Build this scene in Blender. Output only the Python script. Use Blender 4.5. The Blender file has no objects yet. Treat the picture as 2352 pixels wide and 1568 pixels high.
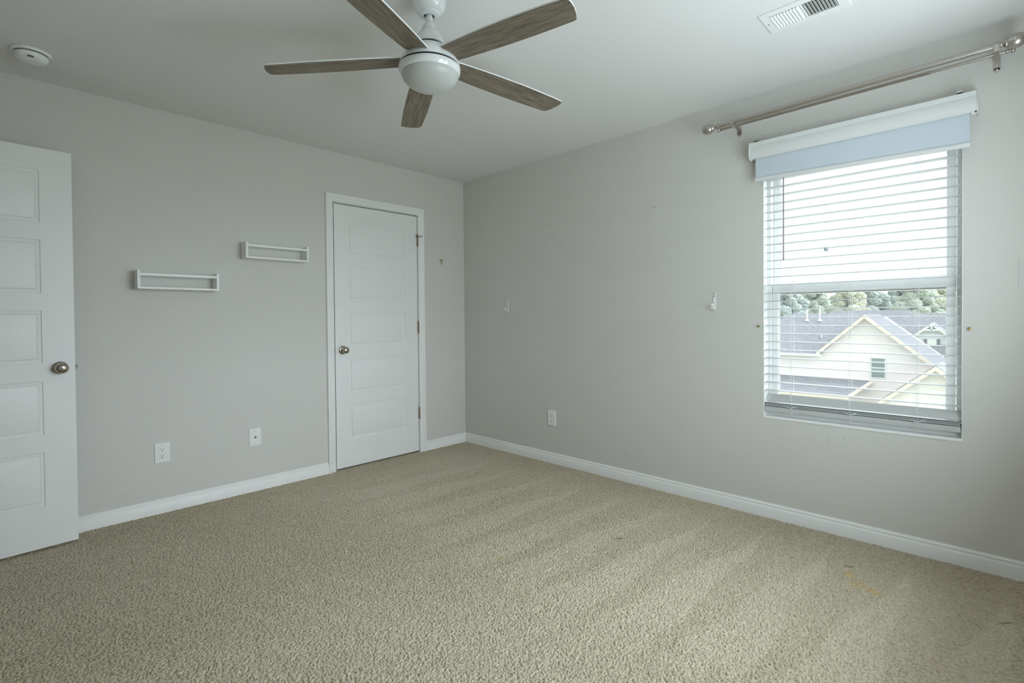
import bpy, bmesh, math, random
import numpy as np
from mathutils import Vector, Matrix

S = bpy.context.scene
COL = S.collection
PI = math.pi

# ---------------------------------------------------------------- camera
yaw, pitch, roll = math.radians(44.3393), math.radians(-0.76535), math.radians(-0.5057)
fw = Vector((math.cos(yaw)*math.cos(pitch), math.sin(yaw)*math.cos(pitch), math.sin(pitch)))
rt = Vector((math.sin(yaw), -math.cos(yaw), 0))
up = rt.cross(fw)
r2 = rt*math.cos(roll) + up*math.sin(roll)
u2 = -rt*math.sin(roll) + up*math.cos(roll)
cam_data = bpy.data.cameras.new('camera')
cam = bpy.data.objects.new('camera', cam_data)
COL.objects.link(cam)
M = Matrix.Identity(4)
for i in range(3):
    M[i][0] = r2[i]; M[i][1] = u2[i]; M[i][2] = -fw[i]
M.translation = Vector((-3.12382, -3.68018, 1.16422))
cam.matrix_world = M
cam_data.sensor_width = 36.0
cam_data.lens = 1167.25/2352*36.0
cam_data.shift_y = -(784-745.3)/2352
cam_data.clip_start = 0.02
cam_data.clip_end = 600
S.camera = cam

# ---------------------------------------------------------------- view, sky, light
S.view_settings.view_transform = 'Standard'
S.view_settings.look = 'None'
S.view_settings.gamma = 1.0
S.view_settings.use_curve_mapping = False
S.view_settings.exposure = 0.02
S.cycles.use_denoising = True
S.cycles.max_bounces = 14
S.cycles.diffuse_bounces = 9
S.cycles.glossy_bounces = 4
S.cycles.transparent_max_bounces = 16
S.cycles.sample_clamp_indirect = 8.0
S.cycles.caustics_reflective = False
S.cycles.caustics_refractive = False

SKY_COL = (0.84, 0.985, 1.06)
SKY_BASE = 1.6       # even overcast light from every side
SKY_EAST = 7.5      # bright high cloud beyond the houses
SKY_SOUTH = 14.5     # brighter cloud on the side of the second window
DAYLIGHT_2 = 15.8    # daylight of each half of the second window, watts
world = bpy.data.worlds.new('overcast_sky')
S.world = world
world.use_nodes = True
nt = world.node_tree
nt.nodes.clear()
tc = nt.nodes.new('ShaderNodeTexCoord')
def lobe(direction, power, strength):
    d = Vector(direction).normalized()
    dot = nt.nodes.new('ShaderNodeVectorMath'); dot.operation = 'DOT_PRODUCT'
    dot.inputs[1].default_value = d
    nt.links.new(tc.outputs['Generated'], dot.inputs[0])
    mx = nt.nodes.new('ShaderNodeMath'); mx.operation = 'MAXIMUM'; mx.inputs[1].default_value = 0.0
    nt.links.new(dot.outputs['Value'], mx.inputs[0])
    pw = nt.nodes.new('ShaderNodeMath'); pw.operation = 'POWER'; pw.inputs[1].default_value = power
    nt.links.new(mx.outputs[0], pw.inputs[0])
    ml = nt.nodes.new('ShaderNodeMath'); ml.operation = 'MULTIPLY'; ml.inputs[1].default_value = strength
    nt.links.new(pw.outputs[0], ml.inputs[0])
    return ml
l1 = lobe((1.0, 0.0, 0.75), 4.0, SKY_EAST)
sx_ = nt.nodes.new('ShaderNodeSeparateXYZ'); nt.links.new(tc.outputs['Generated'], sx_.inputs[0])
sm_ = nt.nodes.new('ShaderNodeMapRange'); sm_.interpolation_type = 'SMOOTHSTEP'
sm_.inputs['From Min'].default_value = 0.24; sm_.inputs['From Max'].default_value = 0.52
nt.links.new(sx_.outputs['Z'], sm_.inputs['Value'])
l1b = nt.nodes.new('ShaderNodeMath'); l1b.operation = 'MULTIPLY'
nt.links.new(l1.outputs[0], l1b.inputs[0]); nt.links.new(sm_.outputs[0], l1b.inputs[1]); l1 = l1b
l2 = lobe((0.15, -0.95, 0.35), 8.0, SKY_SOUTH)
a1 = nt.nodes.new('ShaderNodeMath'); a1.operation = 'ADD'
nt.links.new(l1.outputs[0], a1.inputs[0]); nt.links.new(l2.outputs[0], a1.inputs[1])
a2 = nt.nodes.new('ShaderNodeMath'); a2.operation = 'ADD'; a2.inputs[1].default_value = SKY_BASE
nt.links.new(a1.outputs[0], a2.inputs[0])
bg = nt.nodes.new('ShaderNodeBackground'); bg.inputs['Color'].default_value = (*SKY_COL, 1)
nt.links.new(a2.outputs[0], bg.inputs['Strength'])
wo = nt.nodes.new('ShaderNodeOutputWorld')
nt.links.new(bg.outputs[0], wo.inputs[0])

# room numbers (metres; origin = floor corner under the far ceiling corner)
H = 2.44
XW = -3.60      # wall with the entry door
YS = -4.00      # wall behind the camera
WT = 0.15       # wall thickness
WY0, WY1, WZ0, WZ1 = -3.53, -2.663, 0.57, 2.05       # window in the right wall
SX0, SX1, SZ0, SZ1 = -2.02, -0.62, 0.57, 2.05        # twin window behind the camera

for k_, cx_ in enumerate(((SX0*3+SX1)/4-.01, (SX0+SX1*3)/4+.01)):
    ld_ = bpy.data.lights.new('rear_window_daylight', 'AREA'); ld_.shape = 'RECTANGLE'
    ld_.size = 0.60; ld_.size_y = 1.36; ld_.energy = DAYLIGHT_2; ld_.color = SKY_COL
    lo_ = bpy.data.objects.new('rear_window_daylight', ld_); COL.objects.link(lo_)
    lo_.location = (cx_, YS-0.045, (SZ0+SZ1)/2); lo_.rotation_euler = (math.radians(90+20), 0, 0)
def portal(name, loc, rot, sx, sy):
    ld = bpy.data.lights.new(name, 'AREA'); ld.shape = 'RECTANGLE'; ld.size = sx; ld.size_y = sy
    ld.cycles.is_portal = True
    o = bpy.data.objects.new(name, ld); COL.objects.link(o); o.location = loc; o.rotation_euler = rot
portal('window_daylight_portal', (0.16, (WY0+WY1)/2, (WZ0+WZ1)/2), (0, PI/2, 0), WZ1-WZ0, WY1-WY0)

portal('rear_daylight_portal', ((SX0+SX1)/2, YS-0.16, (SZ0+SZ1)/2), (PI/2, 0, PI), SX1-SX0, SZ1-SZ0)

# ---------------------------------------------------------------- materials
def mat(name, color, rough=0.5, metal=0.0, spec=0.5, bump=None, coat=0.0):
    m = bpy.data.materials.new(name); m.use_nodes = True
    b = m.node_tree.nodes['Principled BSDF']
    b.inputs['Base Color'].default_value = (*color, 1)
    b.inputs['Roughness'].default_value = rough
    b.inputs['Metallic'].default_value = metal
    b.inputs['Specular IOR Level'].default_value = spec
    b.inputs['Coat Weight'].default_value = coat
    if bump:
        scale, strength, dist = bump
        n = m.node_tree.nodes.new('ShaderNodeTexNoise'); n.inputs['Scale'].default_value = scale
        n.inputs['Detail'].default_value = 3
        t = m.node_tree.nodes.new('ShaderNodeTexCoord')
        m.node_tree.links.new(t.outputs['Object'], n.inputs['Vector'])
        bp = m.node_tree.nodes.new('ShaderNodeBump'); bp.inputs['Strength'].default_value = strength
        bp.inputs['Distance'].default_value = dist
        m.node_tree.links.new(n.outputs['Fac'], bp.inputs['Height'])
        m.node_tree.links.new(bp.outputs['Normal'], b.inputs['Normal'])
    return m

WALL = mat('wall_paint', (0.66, 0.645, 0.615), 0.75, spec=0.25, bump=(160, 0.12, 0.002))
CEIL = mat('ceiling_paint', (0.78, 0.775, 0.765), 0.9, spec=0.1, bump=(120, 0.12, 0.002))
TRIM = mat('trim_paint', (0.85, 0.85, 0.84), 0.35, spec=0.4)
DOORP = mat('door_paint', (0.825, 0.825, 0.815), 0.42, spec=0.4, bump=(90, 0.05, 0.001))
CASSM = mat('cassette_aluminium', (0.70, 0.715, 0.71), 0.4)
PLASTIC = mat('white_plastic', (0.84, 0.84, 0.83), 0.35)
SHELFP = mat('shelf_lacquer', (0.83, 0.83, 0.82), 0.4)
GLOSSW = mat('glossy_white_enamel', (0.83, 0.85, 0.86), 0.12, coat=0.4)
VINYL = mat('white_vinyl', (0.90, 0.905, 0.90), 0.35)
SLATM = mat('blind_slat', (0.55, 0.56, 0.555), 0.45, spec=0.25)
CORD = mat('white_cord', (0.85, 0.85, 0.84), 0.8)
NICKEL = mat('satin_nickel', (0.46, 0.42, 0.37), 0.26, metal=1.0)
NICKELR = mat('brushed_nickel_rod', (0.56, 0.52, 0.48), 0.34, metal=1.0)
DARKN = mat('dark_nickel', (0.16, 0.155, 0.15), 0.45, metal=0.6)
BRONZE = mat('aged_brass', (0.30, 0.25, 0.16), 0.4, metal=0.9)
BRASS = mat('brass', (0.55, 0.42, 0.18), 0.32, metal=1.0)
BLACK = mat('dark_gap', (0.015, 0.015, 0.015), 0.7)
DARKG = mat('dark_metal', (0.08, 0.08, 0.08), 0.5)
WANDM = mat('mauve_plastic', (0.34, 0.30, 0.37), 0.3)
KNOBM = mat('grey_plastic_bead', (0.50, 0.54, 0.60), 0.4)
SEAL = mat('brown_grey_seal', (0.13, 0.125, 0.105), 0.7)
SCUFF = mat('scuff_mark', (0.40, 0.39, 0.37), 0.8)

def fabric_mat():
    m = bpy.data.materials.new('shade_fabric'); m.use_nodes = True
    t = m.node_tree; t.nodes.clear()
    o = t.nodes.new('ShaderNodeOutputMaterial')
    d = t.nodes.new('ShaderNodeBsdfDiffuse'); d.inputs['Color'].default_value = (0.60, 0.655, 0.725, 1)
    tr = t.nodes.new('ShaderNodeBsdfTranslucent'); tr.inputs['Color'].default_value = (0.5, 0.6, 0.74, 1)
    mx = t.nodes.new('ShaderNodeMixShader'); mx.inputs[0].default_value = 0.04
    tcn = t.nodes.new('ShaderNodeTexCoord'); w = t.nodes.new('ShaderNodeTexNoise'); w.inputs['Scale'].default_value = 900
    bp = t.nodes.new('ShaderNodeBump'); bp.inputs['Strength'].default_value = 0.1; bp.inputs['Distance'].default_value = 0.001
    t.links.new(tcn.outputs['Object'], w.inputs['Vector']); t.links.new(w.outputs['Fac'], bp.inputs['Height'])
    t.links.new(bp.outputs['Normal'], d.inputs['Normal'])
    t.links.new(d.outputs[0], mx.inputs[1]); t.links.new(tr.outputs[0], mx.inputs[2]); t.links.new(mx.outputs[0], o.inputs[0])
    return m
FABRIC = fabric_mat()

def glass_mat(dust):
    m = bpy.data.materials.new('window_glass'); m.use_nodes = True
    t = m.node_tree; t.nodes.clear()
    o = t.nodes.new('ShaderNodeOutputMaterial')
    tp = t.nodes.new('ShaderNodeBsdfTransparent'); tp.inputs['Color'].default_value = (0.97, 0.95, 0.945, 1)
    gl = t.nodes.new('ShaderNodeBsdfGlossy'); gl.inputs['Roughness'].default_value = 0.02
    tl = t.nodes.new('ShaderNodeBsdfTranslucent'); tl.inputs['Color'].default_value = (0.95, 1, 1, 1)
    m1 = t.nodes.new('ShaderNodeMixShader'); m1.inputs[0].default_value = dust
    m2 = t.nodes.new('ShaderNodeMixShader'); m2.inputs[0].default_value = 0.05
    t.links.new(tp.outputs[0], m1.inputs[1]); t.links.new(tl.outputs[0], m1.inputs[2])
    t.links.new(m1.outputs[0], m2.inputs[1]); t.links.new(gl.outputs[0], m2.inputs[2])
    t.links.new(m2.outputs[0], o.inputs[0])
    return m
GLASS = glass_mat(0.03)

def frosted_mat():
    m = mat('frosted_globe', (0.57, 0.58, 0.565), 0.32, spec=0.35)
    b = m.node_tree.nodes['Principled BSDF']
    b.inputs['Subsurface Weight'].default_value = 0.25
    b.inputs['Subsurface Radius'].default_value = (0.02, 0.02, 0.02)
    return m
FROST = frosted_mat()

def wood_mat():
    m = bpy.data.materials.new('grey_oak'); m.use_nodes = True
    t = m.node_tree; b = t.nodes['Principled BSDF']
    tcn = t.nodes.new('ShaderNodeTexCoord')
    oi = t.nodes.new('ShaderNodeObjectInfo')
    add = t.nodes.new('ShaderNodeVectorMath'); add.operation = 'MULTIPLY_ADD'
    add.inputs[1].default_value = (1, 1, 1)
    cmb = t.nodes.new('ShaderNodeCombineXYZ')
    mulr = t.nodes.new('ShaderNodeMath'); mulr.operation = 'MULTIPLY'; mulr.inputs[1].default_value = 7.3
    t.links.new(oi.outputs['Random'], mulr.inputs[0])
    t.links.new(mulr.outputs[0], cmb.inputs[0]); t.links.new(mulr.outputs[0], cmb.inputs[1])
    t.links.new(tcn.outputs['Object'], add.inputs[0]); t.links.new(cmb.outputs[0], add.inputs[2])
    mp = t.nodes.new('ShaderNodeMapping'); mp.inputs['Scale'].default_value = (5, 55, 55)
    t.links.new(add.outputs[0], mp.inputs['Vector'])
    n1 = t.nodes.new('ShaderNodeTexNoise'); n1.inputs['Scale'].default_value = 1.0; n1.inputs['Detail'].default_value = 8
    n1.inputs['Roughness'].default_value = 0.62; n1.inputs['Distortion'].default_value = 1.2
    t.links.new(mp.outputs[0], n1.inputs['Vector'])
    mp2 = t.nodes.new('ShaderNodeMapping'); mp2.inputs['Scale'].default_value = (14, 320, 320)
    t.links.new(add.outputs[0], mp2.inputs['Vector'])
    n2 = t.nodes.new('ShaderNodeTexNoise'); n2.inputs['Scale'].default_value = 1.0; n2.inputs['Detail'].default_value = 3
    t.links.new(mp2.outputs[0], n2.inputs['Vector'])
    mx = t.nodes.new('ShaderNodeMath'); mx.operation = 'MULTIPLY_ADD'; mx.inputs[1].default_value = 0.45
    t.links.new(n2.outputs['Fac'], mx.inputs[0])
    h = t.nodes.new('ShaderNodeMath'); h.operation = 'MULTIPLY'; h.inputs[1].default_value = 0.6
    t.links.new(n1.outputs['Fac'], h.inputs[0]); t.links.new(h.outputs[0], mx.inputs[2])
    cr = t.nodes.new('ShaderNodeValToRGB')
    e = cr.color_ramp.elements
    e[0].position = 0.34; e[0].color = (0.092, 0.072, 0.052, 1)
    e[1].position = 0.70; e[1].color = (0.335, 0.285, 0.225, 1)
    k = cr.color_ramp.elements.new(0.52); k.color = (0.198, 0.163, 0.124, 1)
    t.links.new(mx.outputs[0], cr.inputs[0]); t.links.new(cr.outputs[0], b.inputs['Base Color'])
    b.inputs['Roughness'].default_value = 0.55; b.inputs['Specular IOR Level'].default_value = 0.3
    return m
WOOD = wood_mat()

def carpet_mat():
    m = bpy.data.materials.new('beige_carpet'); m.use_nodes = True
    t = m.node_tree; b = t.nodes['Principled BSDF']
    b.inputs['Roughness'].default_value = 0.95; b.inputs['Specular IOR Level'].default_value = 0.05
    b.inputs['Sheen Weight'].default_value = 0.15; b.inputs['Sheen Roughness'].default_value = 0.6
    at = t.nodes.new('ShaderNodeAttribute'); at.attribute_name = 'yarn'  # yarn tone with tuft-gap shade and the near-left paling mixed in
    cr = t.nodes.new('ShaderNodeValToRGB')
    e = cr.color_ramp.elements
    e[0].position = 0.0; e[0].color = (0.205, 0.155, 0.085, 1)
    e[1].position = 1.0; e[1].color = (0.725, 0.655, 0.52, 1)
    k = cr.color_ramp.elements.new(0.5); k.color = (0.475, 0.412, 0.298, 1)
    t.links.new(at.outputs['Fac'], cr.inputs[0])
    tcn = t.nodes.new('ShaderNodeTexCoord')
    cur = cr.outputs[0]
    # marks of their own shape: old orange drips and a few dark specks
    def spot(cur, x, y, rx, ry, ang, col, amt, ns=60):
        sub = t.nodes.new('ShaderNodeVectorMath'); sub.operation = 'SUBTRACT'; sub.inputs[1].default_value = (x, y, 0)
        t.links.new(tcn.outputs['Object'], sub.inputs[0])
        mp = t.nodes.new('ShaderNodeMapping'); mp.vector_type = 'TEXTURE'
        mp.inputs['Rotation'].default_value = (0, 0, ang); mp.inputs['Scale'].default_value = (rx, ry, 1)
        t.links.new(sub.outputs[0], mp.inputs['Vector'])
        ln = t.nodes.new('ShaderNodeVectorMath'); ln.operation = 'LENGTH'
        t.links.new(mp.outputs[0], ln.inputs[0])
        nz = t.nodes.new('ShaderNodeTexNoise'); nz.inputs['Scale'].default_value = ns
        t.links.new(tcn.outputs['Object'], nz.inputs['Vector'])
        ad = t.nodes.new('ShaderNodeMath'); ad.operation = 'ADD'
        t.links.new(ln.outputs['Value'], ad.inputs[0]); t.links.new(nz.outputs['Fac'], ad.inputs[1])
        mr = t.nodes.new('ShaderNodeMapRange'); mr.inputs['From Min'].default_value = 0.85; mr.inputs['From Max'].default_value = 1.75
        mr.inputs['To Min'].default_value = amt; mr.inputs['To Max'].default_value = 0.0
        t.links.new(ad.outputs[0], mr.inputs['Value'])
        mx = t.nodes.new('ShaderNodeMix'); mx.data_type = 'RGBA'
        t.links.new(mr.outputs[0], mx.inputs['Factor']); t.links.new(cur, mx.inputs['A'])
        mx.inputs['B'].default_value = (*col, 1)
        return mx.outputs['Result']
    for (x, y, rx, ry, ang, col, amt) in CARPET_SPOTS:
        cur = spot(cur, x, y, rx, ry, ang, col, amt)
    t.links.new(cur, b.inputs['Base Color'])
    return m
OR = (0.60, 0.40, 0.13); DK = (0.12, 0.09, 0.06); OL = (0.40, 0.36, 0.18)
CARPET_SPOTS = [
    (-0.450, -3.171, 0.035, 0.018, 0.3, OR, 0.6), (-0.535, -3.206, 0.030, 0.016, 0.8, OR, 0.55),
    (-0.509, -3.233, 0.030, 0.014, 0.2, OR, 0.45), (-0.551, -3.275, 0.040, 0.018, 1.2, OR, 0.65),
    (-0.363, -3.158, 0.025, 0.006, -0.9, DK, 0.9),
    (-0.839, -2.215, 0.035, 0.008, -0.5, DK, 0.8), (-1.419, -1.918, 0.035, 0.016, 0.0, OL, 0.75),
    (-0.474, -3.676, 0.030, 0.007, -0.7, DK, 0.75),
]

def siding_mat(name, col, period):
    m = bpy.data.materials.new(name); m.use_nodes = True
    t = m.node_tree; b = t.nodes['Principled BSDF']
    b.inputs['Base Color'].default_value = (*col, 1); b.inputs['Roughness'].default_value = 0.7
    tcn = t.nodes.new('ShaderNodeTexCoord'); sp = t.nodes.new('ShaderNodeSeparateXYZ')
    t.links.new(tcn.outputs['Object'], sp.inputs[0])
    dv = t.nodes.new('ShaderNodeMath'); dv.operation = 'DIVIDE'; dv.inputs[1].default_value = period
    t.links.new(sp.outputs['Z'], dv.inputs[0])
    fr = t.nodes.new('ShaderNodeMath'); fr.operation = 'FRACT'
    t.links.new(dv.outputs[0], fr.inputs[0])
    bp = t.nodes.new('ShaderNodeBump'); bp.inputs['Strength'].default_value = 0.8; bp.inputs['Distance'].default_value = 0.03
    bp.invert = True
    t.links.new(fr.outputs[0], bp.inputs['Height']); t.links.new(bp.outputs['Normal'], b.inputs['Normal'])
    return m
def shingle_mat(name, c0, c1):
    m = bpy.data.materials.new(name); m.use_nodes = True
    t = m.node_tree; b = t.nodes['Principled BSDF']; b.inputs['Roughness'].default_value = 0.9
    b.inputs['Specular IOR Level'].default_value = 0.15
    tcn = t.nodes.new('ShaderNodeTexCoord')
    mp = t.nodes.new('ShaderNodeMapping'); mp.inputs['Scale'].default_value = (4, 3, 7)
    n = t.nodes.new('ShaderNodeTexNoise'); n.inputs['Scale'].default_value = 1.3; n.inputs['Detail'].default_value = 6
    t.links.new(tcn.outputs['Object'], mp.inputs[0]); t.links.new(mp.outputs[0], n.inputs['Vector'])
    cr = t.nodes.new('ShaderNodeValToRGB')
    cr.color_ramp.elements[0].position = 0.35; cr.color_ramp.elements[0].color = (*c0, 1)
    cr.color_ramp.elements[1].position = 0.65; cr.color_ramp.elements[1].color = (*c1, 1)
    t.links.new(n.outputs['Fac'], cr.inputs[0]); t.links.new(cr.outputs[0], b.inputs['Base Color'])
    return m
def leaf_mat(name, c0, c1):
    m = shingle_mat(name, c0, c1)
    m.node_tree.nodes['Mapping'].inputs['Scale'].default_value = (5, 5, 12)
    return m
SIDING = siding_mat('cream_siding', (0.88, 0.79, 0.755), 0.30)
SIDING2 = siding_mat('grey_siding', (0.60, 0.61, 0.64), 0.30)
ROOF = shingle_mat('grey_shingles', (0.16, 0.155, 0.17), (0.24, 0.232, 0.25))
ROOF2 = shingle_mat('pale_shingles', (0.115, 0.11, 0.12), (0.16, 0.155, 0.17))
RAKE = mat('beige_trim', (0.80, 0.68, 0.56), 0.6)
WHITEX = mat('white_exterior_trim', (0.75, 0.74, 0.72), 0.6)
SHUTM = mat('dark_shutter', (0.10, 0.10, 0.13), 0.6)
PANEX = mat('far_window_pane', (0.16, 0.22, 0.20), 0.1)
LAWN = leaf_mat('lawn_grass', (0.13, 0.17, 0.07), (0.22, 0.27, 0.12))
LEAVES = [leaf_mat('hazed_green_leaves', (0.33, 0.37, 0.29), (0.44, 0.47, 0.37)),  # aerial haze mixed into the leaf colours: paler, with less contrast
          leaf_mat('hazed_yellow_green_leaves', (0.42, 0.42, 0.30), (0.54, 0.52, 0.39)),
          leaf_mat('hazed_blue_green_leaves', (0.28, 0.33, 0.30), (0.39, 0.43, 0.39))]
BOUNCE = mat('pale_bounce_ground', (0.62, 0.61, 0.58), 0.9)
BARK = mat('bark', (0.12, 0.09, 0.07), 0.9)

# ---------------------------------------------------------------- mesh helpers
class MB:
    def __init__(s): s.v = []; s.f = []; s.m = []
    def poly(s, pts, m=0):
        n = len(s.v); s.v += [tuple(p) for p in pts]; s.f.append(list(range(n, n+len(pts)))); s.m.append(m)
    def box(s, x0, x1, y0, y1, z0, z1, m=0):
        if x0 > x1: x0, x1 = x1, x0
        if y0 > y1: y0, y1 = y1, y0
        if z0 > z1: z0, z1 = z1, z0
        n = len(s.v)
        s.v += [(x0,y0,z0),(x1,y0,z0),(x1,y1,z0),(x0,y1,z0),(x0,y0,z1),(x1,y0,z1),(x1,y1,z1),(x0,y1,z1)]
        for q in ((0,3,2,1),(4,5,6,7),(0,1,5,4),(1,2,6,5),(2,3,7,6),(3,0,4,7)):
            s.f.append([n+i for i in q]); s.m.append(m)
        return s
    def rings(s, rings, m=0, closed=True, cap0=True, cap1=True):
        n = len(s.v); k = len(rings[0])
        for r in rings: s.v += [tuple(p) for p in r]
        for i in range(len(rings)-1):
            for j in range(k if closed else k-1):
                a = n+i*k+j; b = n+i*k+(j+1) % k
                s.f.append([a, b, b+k, a+k]); s.m.append(m)
        if cap0: s.f.append([n+j for j in range(k)][::-1]); s.m.append(m)
        if cap1: s.f.append([n+(len(rings)-1)*k+j for j in range(k)]); s.m.append(m)
        return s
    def lathe(s, prof, origin=(0,0,0), axis=(0,0,1), n=40, m=0, cap0=True, cap1=True):
        """prof: (radius, distance along axis)"""
        a = Vector(axis).normalized(); o = Vector(origin)
        t = Vector((1,0,0)) if abs(a.x) < 0.9 else Vector((0,1,0))
        u = a.cross(t).normalized(); w = a.cross(u)
        rr = []
        for r, z in prof:
            r = max(r, 1e-5)
            rr.append([o + a*z + (u*math.cos(2*PI*j/n) + w*math.sin(2*PI*j/n))*r for j in range(n)])
        return s.rings(rr, m, True, cap0, cap1)
    def tube(s, path, r, n=10, m=0):
        P = [Vector(p) for p in path]; rr = []
        pu = None
        for i, p in enumerate(P):
            d = (P[min(i+1, len(P)-1)] - P[max(i-1, 0)]).normalized()
            if pu is None:
                t = Vector((0,0,1)) if abs(d.z) < 0.9 else Vector((1,0,0))
                u = d.cross(t).normalized()
            else:
                u = (pu - d*pu.dot(d)).normalized()
            w = d.cross(u); pu = u
            ri = r[i] if isinstance(r, (list, tuple)) else r
            rr.append([p + (u*math.cos(2*PI*j/n) + w*math.sin(2*PI*j/n))*ri for j in range(n)])
        return s.rings(rr, m)
    def prism(s, poly, a, b, axis='y', m=0):
        """poly in the two other axes, extruded from a to b"""
        def P(p, t):
            return {'x': (t, p[0], p[1]), 'y': (p[0], t, p[1]), 'z': (p[0], p[1], t)}[axis]
        return s.rings([[P(p, a) for p in poly], [P(p, b) for p in poly]], m)
    def build(s, name, mats, parent=None, smooth=None, bevel=0.0, seg=2, loc=None, rot=None):
        me = bpy.data.meshes.new(name)
        me.from_pydata(s.v, [], s.f)
        if not isinstance(mats, (list, tuple)): mats = [mats]
        for mm in mats: me.materials.append(mm)
        if len(mats) > 1: me.polygons.foreach_set('material_index', s.m)
        bm = bmesh.new(); bm.from_mesh(me)
        bmesh.ops.recalc_face_normals(bm, faces=bm.faces)
        bm.to_mesh(me); bm.free()
        if smooth is not None:
            me.shade_smooth(); me.set_sharp_from_angle(angle=math.radians(smooth))
        me.update()
        o = bpy.data.objects.new(name, me); COL.objects.link(o)
        if parent is not None: o.parent = parent
        if loc is not None: o.location = loc
        if rot is not None: o.rotation_euler = rot
        if bevel:
            bv = o.modifiers.new('bevel', 'BEVEL'); bv.width = bevel; bv.segments = seg
            bv.limit_method = 'ANGLE'; bv.angle_limit = math.radians(40)
        return o

def tag(o, label=None, cat=None, group=None, kind=None):
    if label: o['label'] = label
    if cat: o['category'] = cat
    if group: o['group'] = group
    if kind: o['kind'] = kind
    return o
def empty(name, loc, rot=(0,0,0)):
    o = bpy.data.objects.new(name, None); COL.objects.link(o); o.location = loc; o.rotation_euler = rot
    o.empty_display_size = 0.05
    return o
def copy_tree(o, parent=None):
    c = o.copy(); COL.objects.link(c)
    if parent is not None: c.parent = parent
    for ch in list(o.children):
        copy_tree(ch, c)
    return c
def struct(o, label, cat): return tag(o, label, cat, kind='structure')

# ================================================================ THE ROOM
# closet door opening in the wall at y = 0, entry opening in the wall at x = XW
CX0, CX1, CZ = -1.297, -0.527, 2.058
EY0, EY1, EZ = -0.985, -0.205, 2.058

w = MB()
w.box(XW-WT, CX0, 0, WT, -0.1, H); w.box(CX1, WT, 0, WT, -0.1, H); w.box(CX0, CX1, 0, WT, CZ, H)
w.box(CX0-0.3, CX1+0.3, WT+0.001, WT+0.05, -0.1, H); w.box(CX0, CX1, 0.0, WT+.02, -0.1, -0.03)
struct(w.build('wall_left', WALL), 'light greige painted wall with the closet door and two white picture shelves', 'wall')

w = MB()
w.box(0, WT, YS-WT, WY0, -0.1, H); w.box(0, WT, WY1, 0, -0.1, H)
w.box(0, WT, WY0, WY1, -0.1, WZ0); w.box(0, WT, WY0, WY1, WZ1, H)
def scuff(pts, wd):
    for (y0, z0), (y1, z1) in zip(pts[:-1], pts[1:]):
        d = Vector((y1-y0, z1-z0)); L = d.length; n = Vector((-d.y, d.x))/L*wd/2
        w.poly([(-0.0004, y0+n.x, z0+n.y), (-0.0004, y1+n.x, z1+n.y), (-0.0004, y1-n.x, z1-n.y), (-0.0004, y0-n.x, z0-n.y)], 1)
scuff([(-1.722,.196),(-1.735,.190),(-1.752,.187),(-1.765,.181)], .0018)
scuff([(-1.742,.199),(-1.758,.196)], .0015)
scuff([(-2.895,.508),(-2.885,.497),(-2.872,.488),(-2.862,.482)], .0014)
scuff([(-2.985,.512),(-2.993,.502),(-2.990,.490),(-2.984,.478)], .0014)
scuff([(-3.06,.515),(-3.063,.506)], .003)
scuff([(-3.71,1.40),(-3.712,1.33),(-3.709,1.26)], .0012)
struct(w.build('wall_right', [WALL, SCUFF]), 'light greige painted wall with the bright window, scuffed below it', 'wall')

w = MB()
w.box(XW-WT, XW, YS-WT, EY0, -0.1, H); w.box(XW-WT, XW, EY1, WT, -0.1, H); w.box(XW-WT, XW, EY0, EY1, EZ, H)
struct(w.build('wall_entry', WALL), 'greige wall beside the entry doorway', 'wall')
w = MB()
w.box(XW-WT, SX0, YS-WT, YS, -0.1, H); w.box(SX1, WT, YS-WT, YS, -0.1, H)
w.box(SX0, SX1, YS-WT, YS, -0.1, SZ0); w.box(SX0, SX1, YS-WT, YS, SZ1, H)
struct(w.build('wall_rear', WALL), 'greige wall behind the camera with a twin window', 'wall')
w = MB()
hx = XW-WT-1.1
w.box(hx-0.1, hx, -2.2, 0.3, -0.1, H); w.box(hx, XW-WT, -2.2, -2.1, -0.1, H); w.box(hx, XW-WT, 0.2, 0.3, -0.1, H)
w.box(hx-.1, XW-WT, -2.2, 0.3, H, H+0.1); w.box(hx-.1, XW-WT, -2.2, 0.3, -0.1, -0.005)
struct(w.build('wall_hall', WALL), 'walls of the hall beyond the entry doorway', 'wall')

struct(MB().box(XW-WT, WT, YS-WT, WT+0.06, H, H+0.15).build('ceiling', CEIL), 'flat off-white ceiling, bright near the window', 'ceiling')

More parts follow.
